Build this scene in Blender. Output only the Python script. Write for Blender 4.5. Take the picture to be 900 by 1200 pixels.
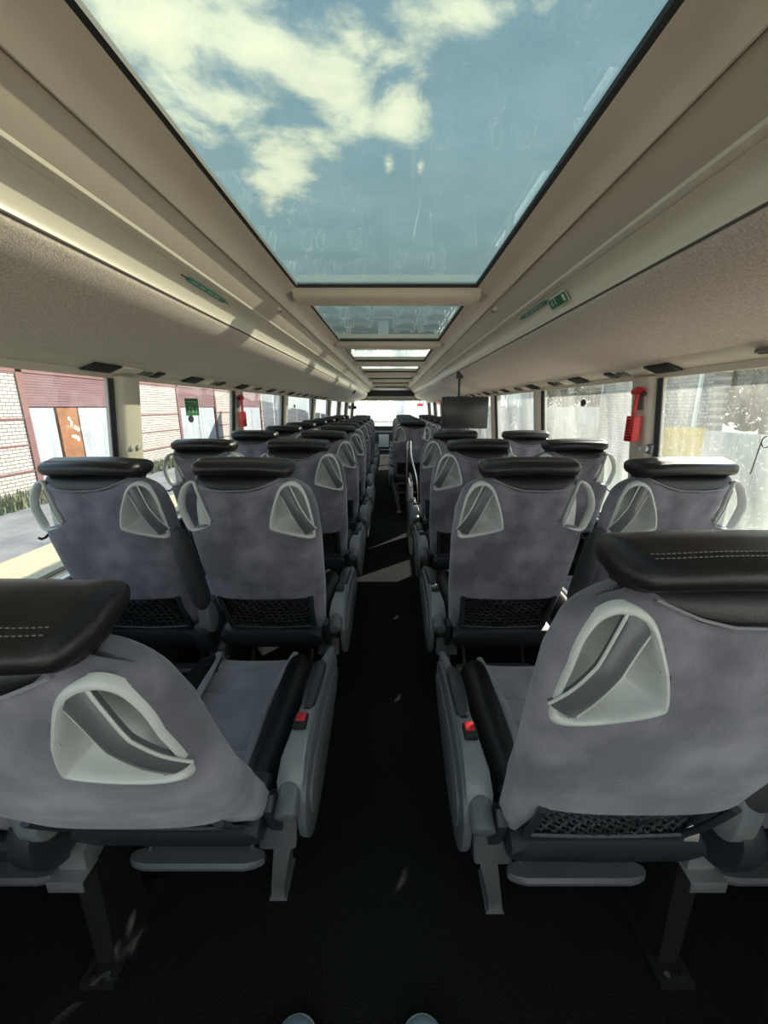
import bpy, bmesh, math, random
from mathutils import Vector, Matrix
random.seed(7)
PI = math.pi
scene = bpy.context.scene
for o in list(bpy.data.objects): bpy.data.objects.remove(o)
C = scene.collection

# ------------------------------------------------------------------ camera
CAMX, CAMZ = 0.025, 1.30
cam_d = bpy.data.cameras.new('camera'); cam = bpy.data.objects.new('camera', cam_d); C.objects.link(cam)
cam.location = (CAMX, 0, CAMZ)
cam.rotation_euler = (math.radians(90 - 14.37), 0, 0)
cam_d.sensor_fit = 'VERTICAL'; cam_d.sensor_height = 36; cam_d.sensor_width = 27
cam_d.lens = 36 * 480 / 1200; cam_d.shift_x = -9 / 1200; cam_d.clip_start = 0.02; cam_d.clip_end = 500
scene.camera = cam

# ------------------------------------------------------------------ exposure
scene.view_settings.view_transform = 'Standard'; scene.view_settings.look = 'None'
scene.view_settings.gamma = 1; scene.view_settings.use_curve_mapping = False
scene.view_settings.exposure = 1.7

# ------------------------------------------------------------------ sun
SUN = Vector((1, 1.0, 0.75)).normalized()
sd = bpy.data.lights.new('sun', 'SUN'); so = bpy.data.objects.new('sun', sd); C.objects.link(so)
sd.energy = 5.4; sd.angle = math.radians(0.6); sd.color = (1, .93, .8)
so.rotation_euler = SUN.to_track_quat('Z', 'Y').to_euler(); so.location = (20, 20, 20)

# ------------------------------------------------------------------ world: blue sky with cumulus
w = bpy.data.worlds.new('world'); scene.world = w; w.use_nodes = True
nt = w.node_tree; nt.nodes.clear()
def N(t, **k):
    n = nt.nodes.new(t)
    for a, b in k.items(): setattr(n, a, b)
    return n
def LK(a, b): nt.links.new(a, b)
def M_(op, a, b=None, c=None, clamp=False):
    n = N('ShaderNodeMath', operation=op); n.use_clamp = clamp
    for i, v in enumerate((a, b, c)):
        if v is None: continue
        if isinstance(v, (int, float)): n.inputs[i].default_value = v
        else: LK(v, n.inputs[i])
    return n.outputs[0]
tc = N('ShaderNodeTexCoord'); sep = N('ShaderNodeSeparateXYZ'); LK(tc.outputs['Generated'], sep.inputs[0])
zz = M_('MAXIMUM', sep.outputs[2], .03)
u_ = M_('DIVIDE', sep.outputs[0], zz); v_ = M_('DIVIDE', sep.outputs[1], zz)
cmb = N('ShaderNodeCombineXYZ'); LK(u_, cmb.inputs[0]); LK(v_, cmb.inputs[1])
ns = N('ShaderNodeTexNoise'); ns.inputs['Scale'].default_value = 2.6; ns.inputs['Detail'].default_value = 9; ns.inputs['Roughness'].default_value = .6
ns.inputs['Distortion'].default_value = .25
LK(cmb.outputs[0], ns.inputs['Vector'])
big = N('ShaderNodeTexNoise'); big.inputs['Scale'].default_value = .45; big.inputs['Detail'].default_value = 2
LK(cmb.outputs[0], big.inputs['Vector'])
def blob(cu, cv, ru, rv, rot=0):
    ca, sa = math.cos(rot), math.sin(rot)
    du = M_('SUBTRACT', u_, cu); dv = M_('SUBTRACT', v_, cv)
    a = M_('ADD', M_('MULTIPLY', du, ca / ru), M_('MULTIPLY', dv, sa / ru))
    b = M_('ADD', M_('MULTIPLY', du, -sa / rv), M_('MULTIPLY', dv, ca / rv))
    r = M_('SQRT', M_('ADD', M_('MULTIPLY', a, a), M_('MULTIPLY', b, b)))
    return M_('SUBTRACT', 1, r, clamp=False)
def pix_uv(px, py):
    th = math.atan((600 - py) / 480) - math.radians(14.37)
    v = 1 / math.tan(th)
    d = v * math.cos(math.radians(14.37)) - math.sin(math.radians(14.37))
    return (px - 459) * d / 480, v
BL = []
for px, py, ru, rv, rot in ((290,60,.26,.3,.2),(175,35,.25,.22,0),(400,120,.22,.32,.3),(260,130,.28,.30,.3),(330,190,.16,.45,.2),(465,125,.16,.26,0),(540,15,.22,.12,0),(455,195,.05,.16,0),(492,197,.03,.1,0),(310,215,.12,.3,0)):
    cu, cv = pix_uv(px, py); BL.append(blob(cu, cv, ru, rv, rot))
m = BL[0]
for b in BL[1:]: m = M_('MAXIMUM', m, b)
m = M_('MAXIMUM', m, -1.2)
# outside the framed part of the sky the same kind of cumulus goes on
far = M_('MULTIPLY', M_('SUBTRACT', big.outputs[0], .60), 6)
inframe = M_('MAXIMUM', M_('LESS_THAN', v_, 1.0), M_('GREATER_THAN', M_('ABSOLUTE', u_), 1.1))
far = M_('SUBTRACT', far, M_('MULTIPLY', M_('SUBTRACT', 1, inframe), 3))
m = M_('MAXIMUM', m, far)
dens = M_('ADD', M_('MULTIPLY', m, .8), M_('MULTIPLY', M_('SUBTRACT', ns.outputs[0], .5), 3.6))
cr = N('ShaderNodeMapRange'); cr.interpolation_type = 'SMOOTHSTEP'
LK(dens, cr.inputs[0]); cr.inputs[1].default_value = -.06; cr.inputs[2].default_value = .62
up = N('ShaderNodeMapRange'); LK(sep.outputs[2], up.inputs[0]); up.inputs[1].default_value = .06; up.inputs[2].default_value = .16
cfac = M_('MULTIPLY', cr.outputs[0], up.outputs[0])
ramp = N('ShaderNodeValToRGB'); LK(sep.outputs[2], ramp.inputs[0])
ramp.color_ramp.elements[0].position = 0; ramp.color_ramp.elements[0].color = (.85, .90, .90, 1)
ramp.color_ramp.elements[1].position = .75; ramp.color_ramp.elements[1].color = (.17, .30, .46, 1)
e = ramp.color_ramp.elements.new(.22); e.color = (.34, .50, .58, 1)
shade = N('ShaderNodeMapRange'); LK(dens, shade.inputs[0]); shade.inputs[1].default_value = .3; shade.inputs[2].default_value = 1.5
cc = N('ShaderNodeMix', data_type='RGBA'); LK(shade.outputs[0], cc.inputs[0]); cc.inputs[6].default_value = (.80, .84, .76, 1); cc.inputs[7].default_value = (1.22, 1.22, .98, 1)
mx = N('ShaderNodeMix', data_type='RGBA'); LK(cfac, mx.inputs[0]); LK(ramp.outputs[0], mx.inputs[6]); LK(cc.outputs[2], mx.inputs[7])
bg = N('ShaderNodeBackground'); LK(mx.outputs[2], bg.inputs[0]); bg.inputs[1].default_value = 1.25
wo = N('ShaderNodeOutputWorld'); LK(bg.outputs[0], wo.inputs[0])

# ------------------------------------------------------------------ materials
MT = {}
def newmat(name):
    mm = bpy.data.materials.new(name); mm.use_nodes = True; t = mm.node_tree
    return mm, t, t.nodes['Principled BSDF']
def mat(name, col, rough=.5, metal=0, col2=None, nscale=20, bump=0, bscale=200, sheen=0, spec=.5, detail=4, contrast=(.35, .65), emit=None, stretch=None):
    if name in MT: return MT[name]
    mm, t, b = newmat(name)
    b.inputs['Base Color'].default_value = (*col, 1); b.inputs['Roughness'].default_value = rough
    b.inputs['Metallic'].default_value = metal; b.inputs['Specular IOR Level'].default_value = spec
    if sheen: b.inputs['Sheen Weight'].default_value = sheen; b.inputs['Sheen Roughness'].default_value = .5
    tcn = t.nodes.new('ShaderNodeTexCoord'); co = tcn.outputs['Object']
    if stretch:
        mp = t.nodes.new('ShaderNodeMapping'); mp.inputs['Scale'].default_value = stretch; t.links.new(co, mp.inputs[0]); co = mp.outputs[0]
    if col2:
        n = t.nodes.new('ShaderNodeTexNoise'); n.inputs['Scale'].default_value = nscale; n.inputs['Detail'].default_value = detail
        t.links.new(co, n.inputs['Vector'])
        mr = t.nodes.new('ShaderNodeMapRange'); mr.inputs[1].default_value = contrast[0]; mr.inputs[2].default_value = contrast[1]
        t.links.new(n.outputs[0], mr.inputs[0])
        m2 = t.nodes.new('ShaderNodeMix'); m2.data_type = 'RGBA'; t.links.new(mr.outputs[0], m2.inputs[0])
        m2.inputs[6].default_value = (*col, 1); m2.inputs[7].default_value = (*col2, 1)
        t.links.new(m2.outputs[2], b.inputs['Base Color'])
    if bump:
        n = t.nodes.new('ShaderNodeTexNoise'); n.inputs['Scale'].default_value = bscale; n.inputs['Detail'].default_value = 3
        t.links.new(co, n.inputs['Vector'])
        bp = t.nodes.new('ShaderNodeBump'); bp.inputs['Strength'].default_value = bump; bp.inputs['Distance'].default_value = .002
        t.links.new(n.outputs[0], bp.inputs['Height']); t.links.new(bp.outputs[0], b.inputs['Normal'])
    if emit: b.inputs['Emission Color'].default_value = (*emit[0], 1); b.inputs['Emission Strength'].default_value = emit[1]
    MT[name] = mm; return mm

suede = mat('suede', (.105, .100, .124), .9, col2=(.235, .222, .268), nscale=10, detail=7, contrast=(.40, .68), bump=.5, bscale=420, sheen=.35)
suede_l = mat('suede_light', (.20, .20, .225), .9, col2=(.26, .26, .29), nscale=14, bump=.5, bscale=500, sheen=.3)
leather = mat('leather', (.011, .011, .012), .34, bump=.22, bscale=420, spec=.42)
console_m = mat('console_plastic', (.20, .21, .215), .35)
silver = mat('silver_plastic', (.52, .54, .52), .36, col2=(.56, .58, .56), nscale=60, bump=.1, bscale=900)
grey_pl = mat('grey_plastic', (.11, .118, .125), .4, bump=.12, bscale=900)
grip = mat('grip_plastic', (.10, .105, .115), .3)
dark_pl = mat('dark_plastic', (.030, .033, .038), .42, bump=.15, bscale=700)
black = mat('black_rubber', (.012, .012, .013), .6)
netm = mat('netting', (.022, .022, .025), .6)
metal = mat('painted_steel', (.30, .30, .305), .38, metal=.5)
alu = mat('aluminium', (.50, .53, .57), .35, metal=.7)
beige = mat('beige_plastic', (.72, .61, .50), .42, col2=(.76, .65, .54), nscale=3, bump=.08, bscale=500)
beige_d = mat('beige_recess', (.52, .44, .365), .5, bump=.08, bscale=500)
trimm = mat('trim_cream', (.76, .69, .58), .35)
duct = mat('duct_cream', (.68, .61, .50), .5)
rackf = mat('rack_fabric', (.52, .425, .37), .95, col2=(.70, .59, .52), nscale=170, detail=3, bump=.7, bscale=330, sheen=.2)
white_p = mat('white_panel', (.62, .58, .53), .5)
pillar_m = mat('pillar_cream', (.62, .565, .465), .5)
redp = mat('red_plastic', (.60, .02, .025), .35)
greens = mat('green_sign', (.01, .16, .05), .5)
whites = mat('white_print', (.75, .78, .72), .5)
teal = mat('teal_label', (.12, .36, .28), .4)
screen = mat('screen_black', (.022, .020, .017), .3)
shoe_m = mat('shoe_blue', (.38, .47, .55), .7, bump=.3, bscale=300)
carpet = mat('carpet', (.0045, .0045, .005), .95, col2=(.018, .0175, .017), nscale=230, detail=2, bump=1, bscale=260, spec=.15)
chrome = mat('steel', (.6, .6, .6), .2, metal=1)

def glass(name, tint, dirt=0, dcol=(.8, .8, .75), boost=1.6, dscale=3.0, streak=(1, 1, .25)):
    mm, t, b = newmat(name); t.nodes.remove(b); out = t.nodes['Material Output']
    def n(ty, **k):
        q = t.nodes.new(ty)
        for a_, b_ in k.items(): setattr(q, a_, b_)
        return q
    def mth(op, a, c=None):
        q = n('ShaderNodeMath', operation=op)
        for i, v in enumerate((a, c)):
            if v is None: continue
            if isinstance(v, (int, float)): q.inputs[i].default_value = v
            else: t.links.new(v, q.inputs[i])
        return q.outputs[0]
    g = n('ShaderNodeNewGeometry'); dt = n('ShaderNodeVectorMath', operation='DOT_PRODUCT')
    t.links.new(g.outputs['Incoming'], dt.inputs[0]); t.links.new(g.outputs['Normal'], dt.inputs[1])
    c = mth('ABSOLUTE', dt.outputs['Value']); f = mth('POWER', mth('SUBTRACT', 1, c), 5)
    F = mth('MINIMUM', mth('MULTIPLY', mth('ADD', mth('MULTIPLY', f, .96), .04), boost), .95)
    tr = n('ShaderNodeBsdfTransparent'); tr.inputs[0].default_value = (*tint, 1)
    gl = n('ShaderNodeBsdfGlossy'); gl.inputs[0].default_value = (.9, .95, .92, 1); gl.inputs['Roughness'].default_value = .02
    base = tr.outputs[0]
    if dirt:
        tcn = n('ShaderNodeTexCoord'); mp = n('ShaderNodeMapping'); mp.inputs['Scale'].default_value = streak
        t.links.new(tcn.outputs['Object'], mp.inputs[0])
        nz = n('ShaderNodeTexNoise'); nz.inputs['Scale'].default_value = dscale; nz.inputs['Detail'].default_value = 8; nz.inputs['Roughness'].default_value = .65
        t.links.new(mp.outputs[0], nz.inputs['Vector'])
        nz2 = n('ShaderNodeTexNoise'); nz2.inputs['Scale'].default_value = 90; nz2.inputs['Detail'].default_value = 2
        t.links.new(tcn.outputs['Object'], nz2.inputs['Vector'])
        k = mth('MULTIPLY', mth('ADD', mth('MULTIPLY', mth('MAXIMUM', mth('SUBTRACT', nz.outputs[0], .30), 0), 2.4), mth('MULTIPLY', mth('MAXIMUM', mth('SUBTRACT', nz2.outputs[0], .60), 0), 3)), dirt)
        tl = n('ShaderNodeBsdfTranslucent'); tl.inputs[0].default_value = (*dcol, 1)
        ms = n('ShaderNodeMixShader'); t.links.new(k, ms.inputs[0]); t.links.new(base, ms.inputs[1]); t.links.new(tl.outputs[0], ms.inputs[2]); base = ms.outputs[0]
    m1 = n('ShaderNodeMixShader'); t.links.new(F, m1.inputs[0]); t.links.new(base, m1.inputs[1]); t.links.new(gl.outputs[0], m1.inputs[2])
    t.links.new(m1.outputs[0], out.inputs[0]); MT[name] = mm; return mm
roof_glass = glass('roof_glass', (.235, .255, .215), dirt=.03, dcol=(.7, .8, .7), boost=1.9, dscale=5, streak=(1, 1, 1))
side_glass_l = glass('side_glass_left', (.74, .74, .75), dirt=.06)
side_glass_r = glass('side_glass_right', (.67, .67, .66), dirt=.34)
clear_glass = glass('windscreen_glass', (.85, .88, .86), dirt=.40)

# ------------------------------------------------------------------ mesh helpers
def finish(bm, name, m, parent=None, smooth=True, angle=40, link=True):
    me = bpy.data.meshes.new(name); bmesh.ops.recalc_face_normals(bm, faces=bm.faces); bm.to_mesh(me); bm.free()
    me.materials.append(m)
    if smooth:
        for p in me.polygons: p.use_smooth = True
        try: me.set_sharp_from_angle(angle=math.radians(angle))
        except Exception: pass
    o = bpy.data.objects.new(name, me); C.objects.link(o)
    if parent: o.parent = parent
    return o
def thing(name, label, cat, loc=(0, 0, 0), rotz=0, group=None):
    o = bpy.data.objects.new(name, None); C.objects.link(o); o.location = loc; o.rotation_euler = (0, 0, rotz)
    o.empty_display_size = .1
    tag(o, label, cat, group); return o
def tag(o, label, cat, group=None):
    o['label'] = label; o['category'] = cat
    if group: o['group'] = group
    return o
def struct(o): o['kind'] = 'structure'; return o
def box(bm, c, s, bev=0, rot=None, seg=2):
    r = bmesh.ops.create_cube(bm, size=1); vs = r['verts']
    mt = Matrix.Translation(c) @ (rot or Matrix.Identity(4)) @ Matrix.Diagonal((*s, 1))
    bmesh.ops.transform(bm, matrix=mt, verts=vs)
    if bev:
        es = list({e for v in vs for e in v.link_edges})
        bmesh.ops.bevel(bm, geom=es, offset=bev, segments=seg, profile=.5, affect='EDGES')
def prism(bm, pts, axis, lo, hi, bev=0, seg=2):
    """polygon pts in the two other axes, extruded along axis lo..hi"""
    def P(a, b, c): return {'x': (c, a, b), 'y': (a, c, b), 'z': (a, b, c)}[axis]
    A = [bm.verts.new(P(a, b, lo)) for a, b in pts]; B = [bm.verts.new(P(a, b, hi)) for a, b in pts]
    f = [bm.faces.new(A), bm.faces.new(B[::-1])]
    n = len(pts)
    for i in range(n): f.append(bm.faces.new((A[i], A[(i + 1) % n], B[(i + 1) % n], B[i])))
    if bev:
        es = list({e for ff in f[:2] for e in ff.edges})
        bmesh.ops.recalc_face_normals(bm, faces=f)
        bmesh.ops.bevel(bm, geom=es, offset=bev, segments=seg, profile=.5, affect='EDGES')
def loft(bm, secs, close=True, caps=True):
    R = [[bm.verts.new(p) for p in s] for s in secs]; n = len(R[0])
    for a, b in zip(R, R[1:]):
        for i in range(n if close else n - 1):
            j = (i + 1) % n; bm.faces.new((a[i], a[j], b[j], b[i]))
    if caps and close: bm.faces.new(R[0][::-1]); bm.faces.new(R[-1])
    return R
def tube(bm, path, r, n=8, closed=False, ry=None, caps=True):
    P = [Vector(p) for p in path]; k = len(P); secs = []
    ry = ry or r; prev = None
    for i, p in enumerate(P):
        a = P[(i - 1) % k] if (closed or i > 0) else P[i]; b = P[(i + 1) % k] if (closed or i < k - 1) else P[i]
        t = (b - a).normalized()
        if prev is None:
            up_ = Vector((0, 1, 0)) if abs(t.y) < .9 else Vector((0, 0, 1))
            s = t.cross(up_).normalized()
        else: s = (prev - t * prev.dot(t)).normalized()
        prev = s; q = s.cross(t)
        rr = r[i] if isinstance(r, (list, tuple)) else r; r2 = ry[i] if isinstance(ry, (list, tuple)) else ry
        secs.append([p + s * math.cos(2 * PI * j / n) * rr + q * math.sin(2 * PI * j / n) * r2 for j in range(n)])
    if closed: secs.append(secs[0])
    R = loft(bm, secs, caps=(not closed) and caps)
    if closed: bmesh.ops.remove_doubles(bm, verts=R[0] + R[-1], dist=1e-6)
def cyl(bm, a, b, r, n=20, bev=0):
    a, b = Vector(a), Vector(b); L = (b - a).length; d = (b - a) / L
    if bev: tube(bm, [a, a + d * bev * .3, a + d * bev, b - d * bev, b - d * bev * .3, b], [r - bev, r - bev * .3, r, r, r - bev * .3, r - bev], n)
    else: tube(bm, [a, b], r, n)
def catmull(pts, per=6, closed=True):
    n = len(pts); out = []
    for i in range(n if closed else n - 1):
        g = lambda k: Vector(pts[k % n] if closed else pts[max(0, min(n - 1, k))])
        p0, p1, p2, p3 = g(i - 1), g(i), g(i + 1), g(i + 2)
        for s in range(per):
            t = s / per
            out.append(.5 * ((2 * p1) + (p2 - p0) * t + (2 * p0 - 5 * p1 + 4 * p2 - p3) * t * t + (3 * p1 - p0 - 3 * p2 + p3) * t ** 3))
    if not closed: out.append(Vector(pts[-1]))
    return out
def interp(tab, x):
    if x <= tab[0][0]: return tab[0][1]
    for (a, b), (c, d) in zip(tab, tab[1:]):
        if x <= c:
            t = (x - a) / (c - a); return b + (d - b) * t
    return tab[-1][1]
def smooth(a, b, x):
    t = max(0, min(1, (x - a) / (b - a))); return t * t * (3 - 2 * t)

# ------------------------------------------------------------------ bus shell
Y0, Y1 = -1.6, 12.9
def wallx(z): return 1.165 - .093 * (z - .72)
bm = bmesh.new(); box(bm, (0, (Y0 + Y1) / 2, -.03), (2.4, Y1 - Y0, .06)); struct(finish(bm, 'floor', carpet, smooth=False))
PILL = [-.92, .43, 1.80, 3.10, 4.46, 6.10, 7.70, 9.20, 10.7, 12.4]
for s, side in ((-1, 'left'), (1, 'right')):
    # lower wall below the windows
    bm = bmesh.new()
    prism(bm, [(s * 1.165, 0), (s * 1.165, .70), (s * 1.23, .70), (s * 1.23, -.30), (s * 1.20, -.30)], 'y', Y0, Y1)
    wl = struct(finish(bm, 'wall_' + side, dark_pl, smooth=False))
    bm = bmesh.new()   # heater duct along the foot of the wall
    prism(bm, [(s * 1.165, .02), (s * 1.10, .02), (s * 1.10, .14), (s * 1.13, .18), (s * 1.165, .18)], 'y', Y0, Y1, .004)
    struct(finish(bm, 'baseboard_' + side, dark_pl))
    bm = bmesh.new()   # sill, an aluminium rail with two lips
    prism(bm, [(s * 1.135, .700), (s * 1.135, .712), (s * 1.150, .716), (s * 1.152, .706), (s * 1.158, .706), (s * 1.160, .722), (s * 1.205, .724), (s * 1.205, .700)], 'y', Y0, Y1)
    struct(finish(bm, 'trim_1' if s < 0 else 'trim_2', alu, smooth=False))
    bm = bmesh.new()   # header above the windows
    prism(bm, [(s * 1.10, 1.412), (s * 1.085, 1.43), (s * 1.10, 1.52), (s * 1.16, 1.60), (s * 1.19, 1.42)], 'y', Y0, Y1, .003)
    struct(finish(bm, 'trim_3' if s < 0 else 'trim_4', duct))
    bm = bmesh.new()   # outer roof cove behind the racks
    prism(bm, [(s * 1.19, 1.42), (s * 1.16, 1.72), (s * 1.02, 1.93), (s * .475, 1.906), (s * .475, 1.896), (s * 1.0, 1.90), (s * 1.13, 1.70), (s * 1.16, 1.42)], 'y', Y0, Y1)
    struct(finish(bm, 'roof_shell', white_p, smooth=False))
    # pillars
    for k, py in enumerate(PILL):
        w2 = .075 if k in (2,) else .06
        def pp(z, y, dx): return (s * (wallx(z) - dx), y, z)
        bm = bmesh.new(); secs = []
        for z in (.70, .8, 1.1, 1.42):
            secs.append([pp(z, py - w2, -.03), pp(z, py - w2, .005), pp(z, py - w2 + .012, .030), pp(z, py - w2 + .03, .036), pp(z, py + w2 - .03, .036), pp(z, py + w2 - .012, .030), pp(z, py + w2, .005), pp(z, py + w2, -.03)])
        loft(bm, secs); struct(finish(bm, 'pillar', pillar_m, angle=50))
    for k in range(len(PILL) - 1):
        a, b = PILL[k] + (.075 if k == 2 else .06), PILL[k + 1] - (.075 if k == 1 else .06)
        bm = bmesh.new(); g = [(s * (wallx(z) + .012), y, z) for z, y in ((.715, a - .01), (.715, b + .01), (1.425, b + .01), (1.425, a - .01))]
        bm.faces.new([bm.verts.new(p) for p in g])
        gl_ = struct(finish(bm, 'window_%d' % (k + 1 + (0 if s < 0 else 10)), side_glass_l if s < 0 else side_glass_r, smooth=False))
        bm = bmesh.new()
        loop = [(s * (wallx(.73) + .004), a, .732), (s * (wallx(.73) + .004), b, .732), (s * (wallx(1.41) + .004), b, 1.412), (s * (wallx(1.41) + .004), a, 1.412)]
        tube(bm, [loop[0], loop[1]], .009, 4); tube(bm, [loop[3], loop[0]], .007, 4)
        for yy in (b - .010,): tube(bm, [(s * (wallx(.72) - .002), yy, .72), (s * (wallx(1.412) - .002), yy, 1.412)], .013, 4)
        finish(bm, 'window_seal', black, gl_, smooth=False)

# rear end behind the camera: low wall, corner posts and a big rear window
bm = bmesh.new(); box(bm, (0, Y0 - .03, .35), (2.46, .06, .75)); box(bm, (0, Y0 - .03, 1.78), (2.46, .06, .34))
struct(finish(bm, 'wall_back', beige, smooth=False))
bm = bmesh.new(); box(bm, (-1.16, Y0 - .03, 1.15), (.12, .06, .95)); box(bm, (1.16, Y0 - .03, 1.15), (.12, .06, .95)); struct(finish(bm, 'rear_post', beige, smooth=False))
bm = bmesh.new(); bm.faces.new([bm.verts.new(p) for p in ((-1.12, Y0 - .03, .72), (1.12, Y0 - .03, .72), (1.12, Y0 - .03, 1.62), (-1.12, Y0 - .03, 1.62))])
struct(finish(bm, 'window_20', clear_glass, smooth=False))

# ------------------------------------------------------------------ ceiling frame with skylights
BARS = [-1.18, .53 - .22, 2.24, 3.95, 5.66, 7.37, 9.08, 10.79]
CE = 12.3
for s, side in ((-1, 'left'), (1, 'right')):
    bm = bmesh.new()
    prof = [(.452, 1.900), (.452, 1.874), (.468, 1.868), (.490, 1.860), (.510, 1.846), (.526, 1.824), (.536, 1.805), (.541, 1.805), (.545, 1.826), (.545, 1.90)]
    loft(bm, [[(s * x, y, z) for x, z in prof] for y in (Y0, CE)])
    struct(finish(bm, 'ceiling' if s < 0 else 'ceiling_frame', beige, angle=35))
    bm = bmesh.new()
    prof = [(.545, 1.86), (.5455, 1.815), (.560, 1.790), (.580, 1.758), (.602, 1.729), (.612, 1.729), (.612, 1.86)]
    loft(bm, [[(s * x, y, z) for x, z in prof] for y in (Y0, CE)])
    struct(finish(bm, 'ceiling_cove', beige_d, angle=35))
    bm = bmesh.new(); prism(bm, [(s * .437, 1.874), (s * .437, 1.887), (s * .453, 1.90), (s * .453, 1.874)], 'y', Y0, CE)
    struct(finish(bm, 'skylight_seal', black, smooth=False))
for i, y in enumerate(BARS + [CE + .02]):
    bm = bmesh.new(); L = .20
    prof = [(y, 1.895), (y + .005, 1.875), (y + .014, 1.842), (y + .028, 1.831), (y + L - .02, 1.829), (y + L, 1.845), (y + L, 1.90)]
    loft(bm, [[(x, a, z) for a, z in prof] for x in (-.470, .470)])
    struct(finish(bm, 'ceiling_bar', beige, angle=50))
    bm = bmesh.new(); box(bm, (0, y - .006, 1.879), (.88, .016, .012)); box(bm, (0, y + L + .006, 1.879), (.88, .014, .012)); struct(finish(bm, 'skylight_seal', black, smooth=False))
    for s in (-1, 1):
        bm = bmesh.new(); pr = [(.455, 1.872), (.470, 1.864), (.492, 1.856), (.513, 1.842), (.530, 1.824), (.5405, 1.806), (.5475, 1.812), (.55, 1.83), (.47, 1.88)]
        loft(bm, [[(s * x, yy, z) for x, z in pr] for yy in (y + .02, y + L - .02)])
        struct(finish(bm, 'ceiling_joint', beige, angle=40))
        if 0 < i < 6:
            c = thing('ceiling_clip', 'small cream latch on the %s end of roof crossbar %s' % ('left' if s < 0 else 'right', ['', 'over the camera', 'nearest the camera', 'second from the camera', 'third from the camera', 'fourth from the camera', '', ''][i]), 'latch', (s * .556, y + .06, 1.774))
            bm = bmesh.new(); box(bm, (0, 0, .012), (.018, .055, .018), .004); finish(bm, 'latch_body', trimm, c)
            bm = bmesh.new(); cyl(bm, (-.008 * s, 0, 0), (-.013 * s, 0, 0.004), .005, 10); finish(bm, 'latch_button', grey_pl, c)
for k in range(len(BARS)):
    a = BARS[k] + .2; b = (BARS + [CE])[k + 1]
    bm = bmesh.new(); bm.faces.new([bm.verts.new(p) for p in ((-.445, a, 1.885), (.445, a, 1.885), (.445, b, 1.885), (-.445, b, 1.885))])
    struct(finish(bm, 'window_%d' % (30 + k), roof_glass, smooth=False))

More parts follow.
